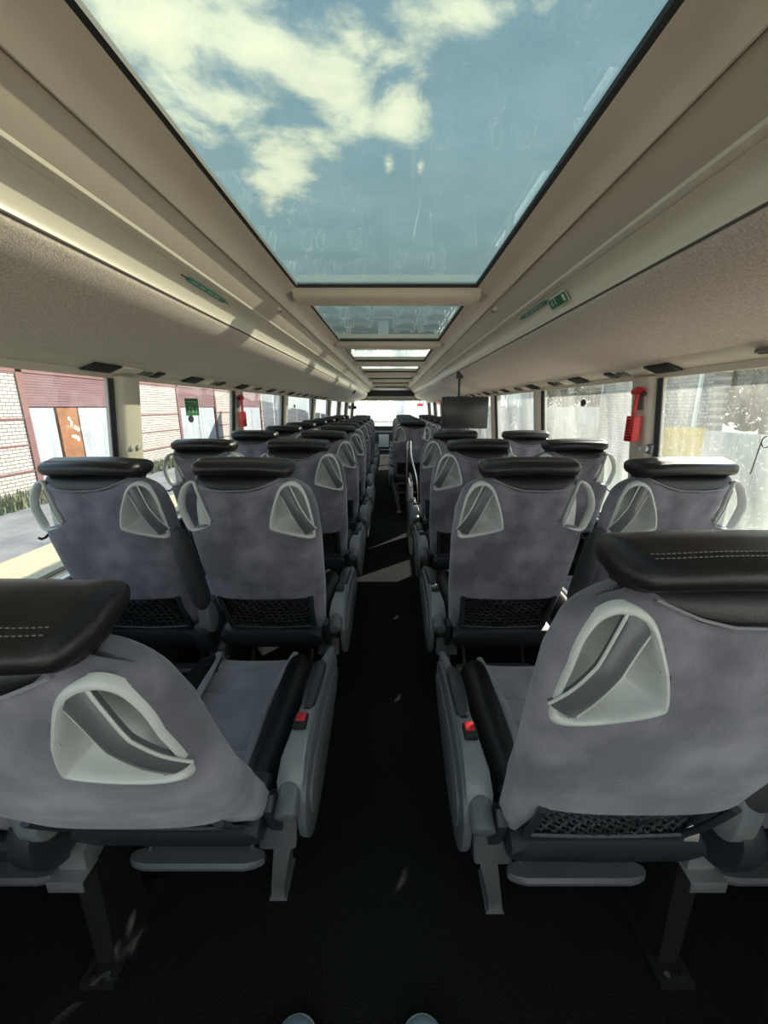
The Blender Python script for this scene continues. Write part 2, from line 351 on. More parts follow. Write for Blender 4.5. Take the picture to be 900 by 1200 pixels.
# ------------------------------------------------------------------ luggage racks
RE = {-1: 5.7, 1: 5.5}
ordn = ['nearest the camera', 'second from the camera', 'third from the camera', 'fourth from the camera', 'fifth from the camera', 'sixth from the camera']
for s, side in ((-1, 'left'), (1, 'right')):
    rk = thing('luggage_rack', 'long overhead luggage rack on the %s with mauve-brown fabric underside and cream rail' % side, 'luggage rack', (s * .85, 0, 1.47))
    def rp(x, y, z): return (s * (x - .85), y, z - 1.47)
    def strip(name, prof, ya, yb, m, n=2, par=rk, ang=30):
        bm = bmesh.new(); loft(bm, [[rp(x, ya + (yb - ya) * i / (n - 1), z) for x, z in prof] for i in range(n)])
        return finish(bm, name, m, par, angle=ang)
    YE = 12.3
    fab = [(.668, 1.634)] + [tuple(v) for v in catmull([(.672, 1.622), (.70, 1.590), (.76, 1.550), (.84, 1.516), (.92, 1.490), (1.0, 1.468)], 4, False)] + [(1.0, 1.50), (.80, 1.62), (.69, 1.66)]
    strip('fabric_panel', fab, Y0, RE[s], rackf, ang=60)
    strip('end_panel', fab, RE[s] + .012, YE, white_p, ang=60)
    strip('top_rail', [(.600, 1.732), (.604, 1.724), (.614, 1.7185), (.622, 1.717), (.622, 1.745), (.60, 1.75)], Y0, YE, trimm)
    strip('rail', [(.624, 1.745), (.624, 1.7145), (.636, 1.7085), (.650, 1.698), (.660, 1.683), (.668, 1.660), (.670, 1.645), (.668, 1.640), (.69, 1.640), (.70, 1.75)], Y0, YE, trimm, ang=50)
    bm = bmesh.new(); tube(bm, [rp(.667, y, 1.637) for y in (Y0, RE[s])], .0035, 8); finish(bm, 'piping', mat('piping', (.12, .10, .09), .8), rk)
    strip('air_duct', [(1.0, 1.468), (1.012, 1.459), (1.035, 1.448), (1.06, 1.441), (1.092, 1.434), (1.10, 1.46), (1.0, 1.50)], Y0, YE, duct, ang=50)
    bm = bmesh.new(); tube(bm, [rp(1.090, y, 1.435) for y in (Y0, YE)], .0018, 6); finish(bm, 'duct_groove', dark_pl, rk)
    # service units: louvre + reading lamps, one per row
    ys = [.42, 1.60, 2.32, 3.07, 3.8, 4.55, 5.3, 6.05, 6.8] if s < 0 else [.62, 1.63, 2.35, 3.1, 3.85, 4.6, 5.35, 6.1]
    for i, y in enumerate(ys):
        un = thing('service_unit', '%s overhead unit with black louvre and reading lamps above the %s windows' % (['nearest', 'second', 'third', 'fourth', 'fifth', 'sixth', 'seventh', 'eighth', 'ninth'][i], side), 'reading light', (s * 1.045, y, 1.444))
        sl = Matrix.Rotation(s * math.radians(21), 4, 'Y')
        if i == 0:
            for j, (dx, dy) in enumerate(((-.012, .55), (.012, .40), (-.012, .27))):
                bm = bmesh.new()
                cyl(bm, (s * dx, dy + .0, .004 - dx * .3), (s * dx, dy, -.006 - dx * .3), .028, 20, .002)
                l = finish(bm, 'lamp_housing', grey_pl, un)
                bm = bmesh.new(); cyl(bm, (s * dx, dy, -.004 - dx * .3), (s * dx, dy, -.0085 - dx * .3), .020, 18); finish(bm, 'lamp_lens', black, l)
        else:
            bm = bmesh.new(); box(bm, (0, .0, -.003), (.062, .15, .008), .003, sl); lv = finish(bm, 'louvre', black, un)
            bm = bmesh.new()
            for q in range(7): box(bm, (0, -.055 + q * .018, -.0075), (.05, .004, .004), 0, sl)
            finish(bm, 'louvre_slats', dark_pl, lv, smooth=False)
            bm = bmesh.new(); box(bm, (0, .155, -.003), (.056, .13, .010), .004, sl); finish(bm, 'lamp_cover', trimm, un)
            for j, dy in enumerate((.245, .30)):
                bm = bmesh.new(); cyl(bm, (s * .006, dy, .004), (s * .006, dy, -.008), .022, 18, .002); l = finish(bm, 'lamp_housing', grey_pl, un)
                bm = bmesh.new(); cyl(bm, (s * .006, dy, -.006), (s * .006, dy, -.0095), .014, 14); finish(bm, 'lamp_lens', black, l)
            bm = bmesh.new(); box(bm, (0, .37, -.003), (.05, .06, .008), .003, sl); finish(bm, 'louvre', black, un)

# green notice on the right rail, teal labels on both rails
def rail_frame(s, y, t=.5):   # a point and frame on the lower face of the rail
    a = Vector((s * .640, y, 1.7065)); b = Vector((s * .664, y, 1.670)); d = (b - a).normalized(); nrm = Vector((0, 1, 0)).cross(d) * s
    return a.lerp(b, t), d, nrm
def plate(name, c, ex, ey, nrm, w_, h_, th, m, parent, off=0, bev=.0):
    bm = bmesh.new(); R = Matrix((ex, ey, nrm)).transposed().to_4x4()
    box(bm, Vector(c) + nrm * off, (w_, h_, th), bev, R); return finish(bm, name, m, parent, smooth=False)
c, d, nrm = rail_frame(1, 1.68); 
if nrm.x > 0: nrm = -nrm
gn = thing('exit_notice', 'green notice with white border stuck on the right luggage rail', 'sign', c)
ey = Vector((0, 1, 0)); Z = Vector((0, 0, 0))
plate('border', Z, ey, d, nrm, .165, .044, .0012, whites, gn, .0062)
plate('panel', Z, ey, d, nrm, .155, .036, .0012, greens, gn, .0070)
for dy, dd, w1, h1 in ((-.055, 0, .018, .025), (.02, -.004, .004, .024), (.045, -.002, .003, .022), (.058, .003, .003, .018)):
    plate('print', ey * dy + d * dd, ey, d, nrm, w1, h1, .0008, whites, gn, .0079)
for s, side, y in ((-1, 'left', 1.62), (1, 'right', 1.93)):
    lb = thing('rail_label', 'teal rail label with curled dark edges on the %s luggage rail' % side, 'label', (s * .637, y, 1.7065))
    n2 = Vector((-s * .55, 0, -.83)).normalized(); ex = Vector((0, 1, 0)); e2 = n2.cross(ex)
    plate('label_plate', Z, ex, e2, n2, .30, .018, .0015, teal, lb, .004)
    plate('label_edge', ex * .165, ex, e2, n2, .05, .004, .002, dark_pl, lb, .004); plate('label_edge', ex * -.165, ex, e2, n2, .05, .004, .002, dark_pl, lb, .004)
    for q in range(4): plate('print', ex * (-.10 + q * .06), ex, e2, n2, .04, .003, .0006, whites, lb, .0052)

# ------------------------------------------------------------------ seats
DZ = -.006
YB = [(.40, .200), (.43, .187), (.53, .150), (.60, .115), (.675, .080), (.80, .035), (.90, .010), (1.0, 0), (1.10, .008), (1.2, .03)]
AA = [(.45, .195), (.53, .200), (.70, .217), (.90, .224), (1.0, .216), (1.05, .200), (1.08, .182), (1.11, .150)]
AW = [(.45, .160), (.53, .162), (.68, .172), (.90, .182), (.932, .182), (.946, .140), (.955, .116), (.97, .112), (1.03, .130), (1.07, .150), (1.085, .155), (1.12, .14)]
def thick(z): return interp([(.45, .10), (.7, .115), (1.0, .10), (1.1, .075)], z)
def back_y(u, z):
    a = interp(AA, z) if u > 0 else interp(AW, z); a = max(a, abs(u) + .002) if u < 0 else a
    q = min(.999, abs(u) / a); return interp(YB, z) + thick(z) / 2 * (1 - (1 - q ** 3.2) ** (1 / 3.2))
def ztop(u):
    return interp([(-.22, 1.088), (-.165, 1.086), (-.145, 1.074), (-.11, 1.063), (-.05, 1.058), (.02, 1.060), (.06, 1.070), (.09, 1.083), (.115, 1.094), (.14, 1.100), (.165, 1.096), (.19, 1.084), (.23, 1.06)], u)
def zbot(u): return .675 - .165 * smooth(.160, .186, abs(u)) - .008 * (1 - (u / .2) ** 2)
OUT = [(.147, 1.080), (.176, 1.060), (.195, 1.010), (.206, .930), (.197, .909), (.145, .919), (.088, .936), (.079, .953), (.094, 1.012), (.115, 1.064)]
def inside(p, poly):
    x, y = p; r = False; j = len(poly) - 1
    for i in range(len(poly)):
        xi, yi = poly[i]; xj, yj = poly[j]
        if (yi > y) != (yj > y) and x < (xj - xi) * (y - yi) / (yj - yi) + xi: r = not r
        j = i
    return r
def fabric_bm(s):
    bm = bmesh.new(); NS, NV = 88, 84; rows = []
    for iv in range(NV + 1):
        v = iv / NV; row = []
        for k in range(NS):
            th = 2 * PI * k / NS; c, sn = math.cos(th), math.sin(th)
            cx = math.copysign(abs(c) ** (2 / 3.2), c); sy = math.copysign(abs(sn) ** (2 / 3.2), sn)
            u0 = cx * .205; zb, zt = zbot(u0), ztop(u0)
            if sn < -.2: zb = .56
            z = zb + (zt - zb) * v
            a = interp(AA, z) if cx > 0 else interp(AW, z)
            t = thick(z); rnd = 1
            e = (v - .955) / .045
            if e > 0: rnd = math.sqrt(max(.0, 1 - e * e)); 
            a2 = a * (1 if rnd == 1 else (.955 + .045 * rnd)); t2 = t * (.25 + .75 * rnd)
            yb = interp(YB, z)
            y = yb + t / 2 - sy * t2 / 2
            row.append((s * cx * a2, y, z - .006 * 0))
        rows.append(row)
    R = [[bm.verts.new(p) for p in r] for r in rows]
    poly = [(p.x, p.y) for p in catmull(OUT, 5)]
    cx_ = sum(p[0] for p in poly) / len(poly); cz_ = sum(p[1] for p in poly) / len(poly)
    poly = [(cx_ + (x - cx_) * 1.0, cz_ + (z - cz_) * 1.0) for x, z in poly]
    for a, b in zip(R, R[1:]):
        for i in range(NS):
            j = (i + 1) % NS
            cc_ = (a[i].co + a[j].co + b[i].co + b[j].co) / 4
            th = 2 * PI * (i + .5) / NS
            if math.sin(th) > 0 and inside((s * cc_.x, cc_.z), poly): continue
            bm.faces.new((a[i], a[j], b[j], b[i]))
    bm.faces.new(R[-1]); return bm
def pad_bm(s):
    bm = bmesh.new(); NS = 56; secs = []
    for v, sc, ts in ((0, .97, .94), (.2, 1.0, 1.0), (.5, 1.0, 1.02), (.75, .98, .92), (.9, .95, .7), (1, .9, .35)):
        row = []
        for k in range(NS):
            th = 2 * PI * k / NS; c, sn = math.cos(th), math.sin(th)
            cx = math.copysign(abs(c) ** (2 / 3.5), c); sy = math.copysign(abs(sn) ** (2 / 3.5), sn)
            a = .135 if cx > 0 else .155
            u = cx * a * sc; zt = ztop(u) - .012; z = zt + (1.106 - zt) * v if zt < 1.10 else zt + .01 * v
            row.append((s * u, .008 + .047 - sy * .047 * ts + .01 * v, z))
        secs.append(row)
    loft(bm, secs); return bm
def seam_bm(s):
    bm = bmesh.new(); pts = []
    for q in range(29):
        u = -.150 + .262 * q / 28; z = ztop(u) - .001; pts.append((s * u, back_y(u, z - .01) - .0005, z))
    tube(bm, pts, .0022, 5); return bm
def headrest_bm(s):
    bm = bmesh.new(); secs = []; n = 28
    xs = [-.152, -.150, -.144, -.134, -.118, -.09, -.05, 0, .05, .085, .11, .128, .138, .144, .146]
    for x in xs:
        xe = (x + .152) / .298; e = min(1, max(0, min(xe, 1 - xe)) / .06); k = max(.12, 1 - (1 - e) ** 2.6) ** .5
        cy = .050 + .016 * abs(x / .15) ** 3; cz = 1.122 - .005 * smooth(.03, .15, x) + .003 * math.cos(x * 12)
        ring = []
        for j in range(n):
            th = 2 * PI * j / n; c, sn = math.cos(th), math.sin(th)
            ring.append((s * x, cy + math.copysign(abs(c) ** .85, c) * .062 * k, cz + math.copysign(abs(sn) ** .8, sn) * .0245 * k + (.004 if c > 0 else 0)))
        secs.append(ring)
    loft(bm, secs); return bm
def stitch_bm(s):
    bm = bmesh.new()
    for r in range(2):
        for q in range(44):
            x = -.125 + q * .0056; cy = .050 + .016 * abs(x / .15) ** 3 - .040 + r * .009
            cz = 1.122 - .005 * smooth(.03, .15, x) + .003 * math.cos(x * 12); k = abs(cy - (.050 + .016 * abs(x / .15) ** 3)) / .062; sn_ = math.sqrt(1 - min(.99, k ** (2 / .85)))
            z = cz + .0245 * sn_ ** .8 + .0006
            box(bm, (s * x, cy, z), (.0036, .0011, .0011))
    return bm
def ring_at(poly, k, dep, s, cxy, inset=0):
    out = []
    for x, z in poly:
        xx = cxy[0] + (x - cxy[0]) * k; z2 = cxy[1] + (z - cxy[1]) * k
        out.append((s * xx, back_y(x, z) * 1.0 + dep, z2))
    return out
def frame_bm(s):
    poly = [(p.x, p.y) for p in catmull(OUT, 5)]; c = (sum(p[0] for p in poly) / len(poly), sum(p[1] for p in poly) / len(poly))
    bm = bmesh.new()
    prof = [(1.07, .007), (1.055, -.002), (1.00, -.0055), (.955, -.006), (.915, -.0035), (.885, .004), (.84, .014), (.75, .026), (.6, .036), (.42, .042), (.2, .044)]
    R = loft(bm, [ring_at(poly, k, d_, s, c) for k, d_ in prof], caps=False); bm.faces.new(R[-1]); return bm
def bar_bm(s):
    bm = bmesh.new(); secs = []
    pth = catmull([(.122, 1.066, .002), (.138, 1.040, -.003), (.158, 1.000, -.007), (.178, .960, -.006), (.196, .926, .000)], 5, False)
    for i, p in enumerate(pth):
        t = i / (len(pth) - 1); wd = .020 - .004 * math.sin(PI * t); d_ = Vector((.5, 0, -.87)); sd_ = Vector((.87, 0, .5))
        y = back_y(p.x, p.y) + p.z
        ring = []
        for a_, b_ in ((-1, .010), (-1, 0), (-.75, -.004), (0, -.0065), (.75, -.004), (1, 0), (1, .010)):
            q = Vector((p.x, 0, p.y)) + sd_ * wd * a_; ring.append((s * q.x, y + b_, q.z))
        secs.append(ring)
    loft(bm, secs); return bm
def bar_edge_bm(s):
    bm = bmesh.new()
    pth = catmull([(.122, 1.066, .002), (.138, 1.040, -.003), (.158, 1.000, -.007), (.178, .960, -.006), (.196, .926, .000)], 5, False)
    for sg in (-1, 1):
        pp = []
        for i, p in enumerate(pth):
            t = i / (len(pth) - 1); wd = .021 - .004 * math.sin(PI * t); q = Vector((p.x, 0, p.y)) + Vector((.87, 0, .5)) * wd * sg
            pp.append((s * q.x, back_y(p.x, p.y) + p.z + .001, q.z))
        tube(bm, pp, .0022, 6)
    return bm
def loop_bm(s):   # open grab loop in the window-side notch
    bm = bmesh.new()
    pth = catmull([(-.150, 1.083), (-.178, 1.066), (-.196, 1.035), (-.200, 1.000), (-.191, .962), (-.175, .934), (-.150, .933), (-.116, .944), (-.110, .958), (-.122, 1.000), (-.138, 1.050)], 5)
    P = []; ra = []; rb = []
    for p in pth:
        P.append((s * p.x, interp(YB, p.y) + .018 + .02 * smooth(.15, .2, -p.x), p.y)); k = smooth(.15, .185, -p.x) ; ra.append(.0044 + .0035 * k); rb.append(.008 + .005 * k)
    tube(bm, P, ra, 10, closed=True, ry=rb); return bm
def web_bm(s):
    bm = bmesh.new(); g = []
    for i in range(9):
        t = i / 8; z = .942 + .115 * t; x0 = -.108 - .034 * t; x1 = x0 - .046 * (1 - t) ** .8 - .002; row = []
        for j in range(6):
            r = j / 5; x = x0 + (x1 - x0) * r; row.append((s * x, interp(YB, z) + .008 + .028 * math.sin(r * PI / 2), z))
        g.append(row)
    back = [[(p[0], p[1] + .006, p[2]) for p in row] for row in g]
    secs = [r + b[::-1] for r, b in zip(g, back)]
    loft(bm, secs); return bm
def edge_bm(s):
    bm = bmesh.new(); tube(bm, [(s * -(interp(AW, z) + .001), interp(YB, z) + thick(z) * .42, z) for z in (.925, .88, .80, .70, .60, .53)], .0032, 6); return bm
def hook_bm(s):
    bm = bmesh.new(); tube(bm, [(s * -.178, .045, .915), (s * -.182, .03, .905), (s * -.186, .020, .903), (s * -.192, .016, .909)], .004, 8); return bm
def net_bm(s):
    bm = bmesh.new()
    def np_(u, t):
        z = .528 + (.668 - .528) * t - .008 * (1 - (u / .14) ** 2) * (1 - t) ; return (s * (u * 1.07 + .018), interp(YB, z) + .004 + .012 * math.sin(PI * min(1, max(0, t))) + .004 * (u / .14) ** 2 * 3, z)
    for r in range(9):
        t = .06 + r * .11; pts = []
        for q in range(49):
            u = -.14 + .28 * q / 48; p = np_(u, t); pts.append((p[0], p[1] - .0015 * (1 if (q + r) % 2 else -1), p[2] + .0035 * math.sin(q * PI / 2 + r)))
        tube(bm, pts, .0030, 4)
    for q in range(25):
        u = -.138 + .276 * q / 24; pts = [np_(u, t / 6) for t in range(7)]
        tube(bm, pts, .0014, 4)
    return bm
def netframe_bm(s):
    bm = bmesh.new()
    def P(u, z, o=0): return (s * (u * 1.04 + .016), interp(YB, z) + .004 + o, z)
    pth = [P(-.150, .675, .004), P(-.146, .60), P(-.142, .535), P(-.125, .522), P(0, .514), P(.125, .522), P(.142, .535), P(.146, .60), P(.150, .675, .004)]
    tube(bm, [tuple(v) for v in catmull(pth, 3, False)], .009, 8, ry=.006)
    tube(bm, [P(-.140, .668, .010), P(-.07, .661, .012), P(0, .658, .012), P(.07, .661, .012), P(.140, .668, .010)], .004, 6)
    return bm
def inner_bm(s):   # dark board behind the netting
    bm = bmesh.new(); secs = []
    for z in (.50, .56, .62, .70):
        y = interp(YB, z) + .035; secs.append([(s * -.16, y, z), (s * .15, y, z), (s * .15, y + .05, z), (s * -.16, y + .05, z)])
    loft(bm, secs); return bm
def basepanel_bm(s):
    bm = bmesh.new(); secs = []
    for x, k in ((-.178, .72), (-.172, .9), (-.155, 1), (0, 1.06), (.155, 1), (.180, .9), (.188, .72)):
        zc, h = .470, .045 * k; y0 = .150
        secs.append([(s * x, y0 + .020, zc + h), (s * x, y0 + .002, zc + h - .006), (s * x, y0 - .002, zc + h - .022), (s * x, y0 + .018, zc - h + .012), (s * x, y0 + .032, zc - h), (s * x, y0 + .12, zc - h), (s * x, y0 + .12, zc + h)])
    loft(bm, secs); return bm
def cushion_bm(s):
    bm = bmesh.new(); secs = []
    for t in range(0, 91):
        v = t / 90; y = .22 + .54 * v
        e = min(1, min(v, 1 - v) / .12); k = .55 + .45 * math.sqrt(max(0, 1 - (1 - e) ** 2))
        seam = -.008 * sum(math.exp(-((y - q - .012 * math.sin((y + q) * 3)) / .007) ** 2) for q in (.36, .47, .58, .68))
        top = .482 + .012 * v; row = []
        for j in range(13):
            u = -1 + j / 6; row.append((s * (u * .150), y - .0, top - (1 - k) * .09 + seam - .010 * (1 - u * u)))
        row += [(s * .150, y, .40), (s * -.150, y, .40)]
        secs.append(row)
    loft(bm, secs); return bm
def bolster_bm(s, sg):
    bm = bmesh.new(); secs = []; n = 16
    for t in range(0, 23):
        v = t / 22; y = .20 + .565 * v; k = math.sqrt(max(.02, 1 - (2 * v - 1) ** 6))
        cx = sg * (.150 + .008 * math.sin(PI * v)); ring = []
        for j in range(n):
            th = 2 * PI * j / n; c, sn = math.cos(th), math.sin(th)
            ring.append((s * (cx + .050 * k * c - sg * .012 * max(0, sn)), y, .455 + .012 * v + (.052 if sn > 0 else .045) * k * sn))
        secs.append(ring)
    loft(bm, secs); return bm
def bolster_edge_bm(s, sg):
    bm = bmesh.new(); pts = []
    for t in range(15):
        v = t / 14; pts.append((s * sg * (.104 + .004 * (1 - math.sin(PI * v)) * 6), .225 + .52 * v, .488 + .010 * v + .006 * math.sin(PI * v)))
    tube(bm, pts, .0115, 8, ry=.007); return bm
def pan_bm(s):
    bm = bmesh.new(); prism(bm, [(.27, .40), (.74, .39), (.76, .41), (.74, .43), (.27, .43)], 'x', min(s * -.19, s * .19), max(s * -.19, s * .19), .006); return bm
def sidecover_bm(s):
    bm = bmesh.new()
    pts = [tuple(v) for v in catmull([(.215, .40), (.20, .47), (.225, .525), (.30, .565), (.45, .580), (.60, .560), (.70, .520), (.715, .480), (.66, .43), (.52, .385), (.38, .345), (.27, .345)], 4)]
    a, b = sorted((s * .252, s * .272)); prism(bm, pts, 'x', a, b, .006); 
    pts2 = [(.455 + (y - .455) * .86, .465 + (z - .465) * .66) for y, z in pts]
    a, b = sorted((s * .270, s * .279)); prism(bm, pts2, 'x', a, b, .004); return bm
def console_bm(s):   # silver armrest housing beside the seat
    bm = bmesh.new(); secs = []
    for y, z, h, xa, xb in ((.215, .515, .05, .212, .262), (.222, .545, .06, .210, .265), (.25, .578, .07, .214, .264), (.32, .590, .07, .222, .262), (.42, .590, .07, .228, .262), (.50, .585, .07, .232, .262), (.62, .56, .06, .235, .260), (.76, .515, .05, .238, .258)):
        secs.append([(s * xa, y, z - h), (s * xa, y, z - .006), (s * (xa + .005), y, z), (s * (xb - .005), y, z), (s * xb, y, z - .006), (s * xb, y, z - h)])
    loft(bm, secs); return bm
def flap_bm(s):
    bm = bmesh.new(); secs = []
    for y, z, w_ in ((.375, .597, .008), (.39, .604, .015), (.45, .607, .018), (.52, .600, .018), (.57, .588, .015), (.60, .574, .006)):
        secs.append([(s * (.246 - w_), y, z - .02), (s * (.246 - w_), y, z - .003), (s * (.246 - w_ + .004), y, z), (s * (.246 + w_ - .004), y, z), (s * (.246 + w_), y, z - .003), (s * (.246 + w_), y, z - .02)])
    loft(bm, secs); return bm
def pivot_bm(s):
    bm = bmesh.new(); cyl(bm, (s * .236, .175, .497), (s * .236, .245, .525), .0235, 22, .006); return bm
def leg_bm(s):
    bm = bmesh.new(); secs = []
    for z, y, x, w_, d_ in ((.40, .30, .215, .020, .075), (.34, .31, .205, .020, .070), (.22, .340, .180, .018, .060), (.08, .380, .152, .017, .052), (.012, .400, .142, .018, .050), (.0, .400, .142, .024, .054)):
        secs.append([(s * (x - w_), y - d_, z), (s * (x + w_), y - d_, z), (s * (x + w_), y + d_, z), (s * (x - w_), y + d_, z)])
    loft(bm, secs); return bm
def knee_bm(s):
    bm = bmesh.new(); prism(bm, [(.21, .37), (.24, .425), (.40, .43), (.50, .41), (.42, .36), (.30, .335)], 'x', *sorted((s * .16, s * .245)), .008); return bm
def beam_bm(s):
    bm = bmesh.new(); box(bm, (s * -.02, .42, .375), (.42, .06, .045), .006); box(bm, (s * -.02, .62, .375), (.42, .05, .04), .006); return bm
def footrest_bm(s):
    bm = bmesh.new(); secs = []
    for x, k in ((-.155, .25), (-.150, .5), (-.135, .8), (-.115, 1), (.115, 1), (.135, .8), (.150, .5), (.155, .25)):
        secs.append([(s * x, .255 - .024 * k, .282), (s * x, .255 - .022 * k, .272), (s * x, .255 + .03 * k, .266), (s * x, .255 + .034 * k, .276), (s * x, .255 + .02 * k, .290), (s * x, .255 - .018 * k, .290)])
    loft(bm, secs); return bm
def fr_arm_bm(s, x):
    bm = bmesh.new()
    tube(bm, [(s * x, .262, .28), (s * x, .29, .30), (s * x, .305, .34)], .008, 8)
    return bm
def buckle(s, par):
    bm = bmesh.new(); box(bm, (s * .240, .330, .594), (.030, .042, .014), .003); b = finish(bm, 'buckle', black, par)
    bm = bmesh.new(); box(bm, (s * .240, .336, .600), (.021, .026, .008), .002); finish(bm, 'buckle_button', redp, b)
def midarm_bm(s):
    bm = bmesh.new(); secs = []; n = 14
    for t, w_, h_ in ((0, .010, .018), (.04, .020, .032), (.12, .026, .040), (.5, .026, .044), (.8, .024, .040), (.94, .018, .028), (1, .008, .012)):
        c = Vector((s * .225, .165 - .125 * t, .60 + .33 * t)); ax = Vector((0, .93, .36))
        secs.append([c + Vector((1, 0, 0)) * w_ * math.cos(2 * PI * j / n) + ax * h_ * math.sin(2 * PI * j / n) for j in range(n)])
    loft(bm, secs); return bm
def midpivot_bm(s):
    bm = bmesh.new(); prism(bm, [tuple(v) for v in catmull([(.14, .58), (.15, .62), (.18, .61), (.21, .56), (.21, .51), (.185, .49), (.15, .51)], 3)], 'x', *sorted((s * .203, s * .247)), .006); return bm
def hinge_bm(s):
    bm = bmesh.new(); prism(bm, [tuple(v) for v in catmull([(.15, .44), (.14, .50), (.17, .55), (.24, .55), (.29, .50), (.29, .43), (.25, .38), (.19, .39)], 3)], 'x', *sorted((s * .178, s * .226)), .010); return bm
def support(s, par):
    bm = bmesh.new(); prism(bm, [(.16, .375), (.30, .40), (.62, .40), (.62, .345), (.30, .345), (.20, .315), (.16, .32)], 'x', *sorted((s * .192, s * .252)), .004); bmesh.ops.translate(bm, verts=bm.verts, vec=(0, .055, .02)); br = finish(bm, 'support_bracket', metal, par)
    bm = bmesh.new(); box(bm, (s * .222, .215, .345), (.075, .05, .004), .001); box(bm, (s * .222, .191, .333), (.075, .004, .026), .001); finish(bm, 'bracket_lip', metal, br)
    bm = bmesh.new(); 
    secs = [[(s * (.222 - a), y0, z), (s * (.222 + a), y0, z), (s * (.222 + a), y1, z), (s * (.222 - a), y1, z)] for z, a, y0, y1 in ((.345, .028, .24, .36), (.10, .024, .24, .36), (.015, .022, .24, .38), (.015, .04, .20, .42), (0, .04, .20, .42))]
    loft(bm, secs); finish(bm, 'leg', black, par, angle=30)
    for dx in (-.018, .018):
        bm = bmesh.new(); cyl(bm, (s * (.222 + dx), .215, .012), (s * (.222 + dx), .215, .024), .007, 6); finish(bm, 'bolt', chrome, br)

def make_seat(s, aisle):
    """s=+1: aisle side is +x (seats left of the aisle); s=-1 mirrored"""
    r = thing('coach_seat', 'seat', 'seat')
    finish(fabric_bm(s), 'backrest', suede, r, angle=70)
    pd = finish(pad_bm(s), 'shoulder_pad', leather, r, angle=60); finish(seam_bm(s), 'seam', suede_l, pd)
    h = finish(headrest_bm(s), 'headrest', leather, r, angle=70)
    st = finish(stitch_bm(s), 'stitching', mat('thread', (.16, .155, .13), .7), h, smooth=False)
    f = finish(frame_bm(s), 'handle_recess', silver, r, angle=50)
    finish(bar_bm(s), 'grip_bar', grip, f, angle=50); finish(bar_edge_bm(s), 'grip_edge', silver, f)
    l = finish(loop_bm(s), 'grab_handle', silver, r, angle=60); finish(web_bm(s), 'handle_web', silver, l, angle=50)
    finish(hook_bm(s), 'bag_hook', black, r); finish(edge_bm(s), 'edge_trim', silver, r)
    nf = finish(netframe_bm(s), 'pocket_frame', dark_pl, r); finish(net_bm(s), 'net_pocket', netm, nf, smooth=False)
    finish(inner_bm(s), 'back_board', black, r, smooth=False)
    finish(basepanel_bm(s), 'base_panel', dark_pl, r, angle=35)
    finish(cushion_bm(s), 'cushion', suede_l, r, angle=70)
    for sg in (1, -1):
        b = finish(bolster_bm(s, sg), 'bolster', leather, r, angle=60); finish(bolster_edge_bm(s, sg), 'bolster_piping', suede_l, b)
    finish(pan_bm(s), 'seat_pan', dark_pl, r)
    finish(beam_bm(s), 'seat_beam', metal, r)
    fr = finish(footrest_bm(s), 'footrest', grey_pl, r, angle=35)
    for x_ in (-.12, .12): finish(fr_arm_bm(s, x_), 'footrest_arm', dark_pl, fr)
    if aisle:
        c = finish(console_bm(s), 'armrest_console', console_m, r, angle=40); buckle(s, c); finish(flap_bm(s), 'armrest_flap', dark_pl, c, angle=40)
        finish(sidecover_bm(s), 'side_cover', grey_pl, r, angle=40)
        finish(pivot_bm(s), 'pivot_cap', grey_pl, r)
        finish(leg_bm(s), 'leg', metal, r, angle=40); finish(knee_bm(s), 'leg_bracket', dark_pl, r)
        bm = bmesh.new(); prism(bm, [(.20, .44), (.17, .52), (.19, .54), (.24, .50), (.26, .42), (.24, .38)], 'x', *sorted((s * .192, s * .212)), .003); finish(bm, 'recline_hinge', dark_pl, r)
    else:
        m_ = finish(midarm_bm(s), 'middle_armrest', mat('armrest_grey', (.06, .062, .07), .6), r, angle=60); finish(midpivot_bm(s), 'armrest_pivot', console_m, m_)
        finish(hinge_bm(s), 'recline_hinge', dark_pl, r); support(s, r)
    return r
def dup(root, loc, label, group):
    r = root.copy(); C.objects.link(r); r.location = loc; r['label'] = label; r['group'] = group
    for ch in list(root.children):
        c = ch.copy(); C.objects.link(c); c.parent = r
        for g in ch.children:
            d = g.copy(); C.objects.link(d); d.parent = c
    return r
P = {(s, a): make_seat(s, a) for s in (1, -1) for a in (True, False)}
used = set()
def seat(s, a, x, y, label, group):
    k = (s, a)
    if k not in used:
        used.add(k); P[k].location = (x, y, 0); P[k]['label'] = label; P[k]['group'] = group; return P[k]
    return dup(P[k], (x, y, 0), label, group)
rown = ['nearest', 'second', 'third', 'fourth', 'fifth', 'sixth', 'seventh', 'eighth', 'ninth', 'tenth', 'eleventh']
plan = []
for k in range(11):
    y = .44 + .75 * k; dx = (0 if k < 5 else -.035 if k < 9 else -.10)
    plan.append((1, True, -.422 + dx - (.004 if k == 0 else 0), y + (.03 if k == 0 else 0), 'left aisle seat, %s row' % rown[k], k)); plan.append((1, False, -.875 + dx * .5, y, 'left window seat, %s row' % rown[k], k))
    if k < 4:
        plan.append((-1, True, .441 if k == 0 else .440, y, 'right aisle seat, %s row' % rown[k], k)); plan.append((-1, False, .905, y, 'right window seat, %s row' % rown[k], k))
for k in range(6):
    plan.append((-1, True, .262, 4.70 + .75 * k, 'right aisle seat, %s row ahead of the stairwell' % rown[k].replace('nearest', 'first'), 9)); plan.append((-1, False, .72, 4.70 + .75 * k, 'right window seat, %s row ahead of the stairwell' % rown[k].replace('nearest', 'first'), 9))
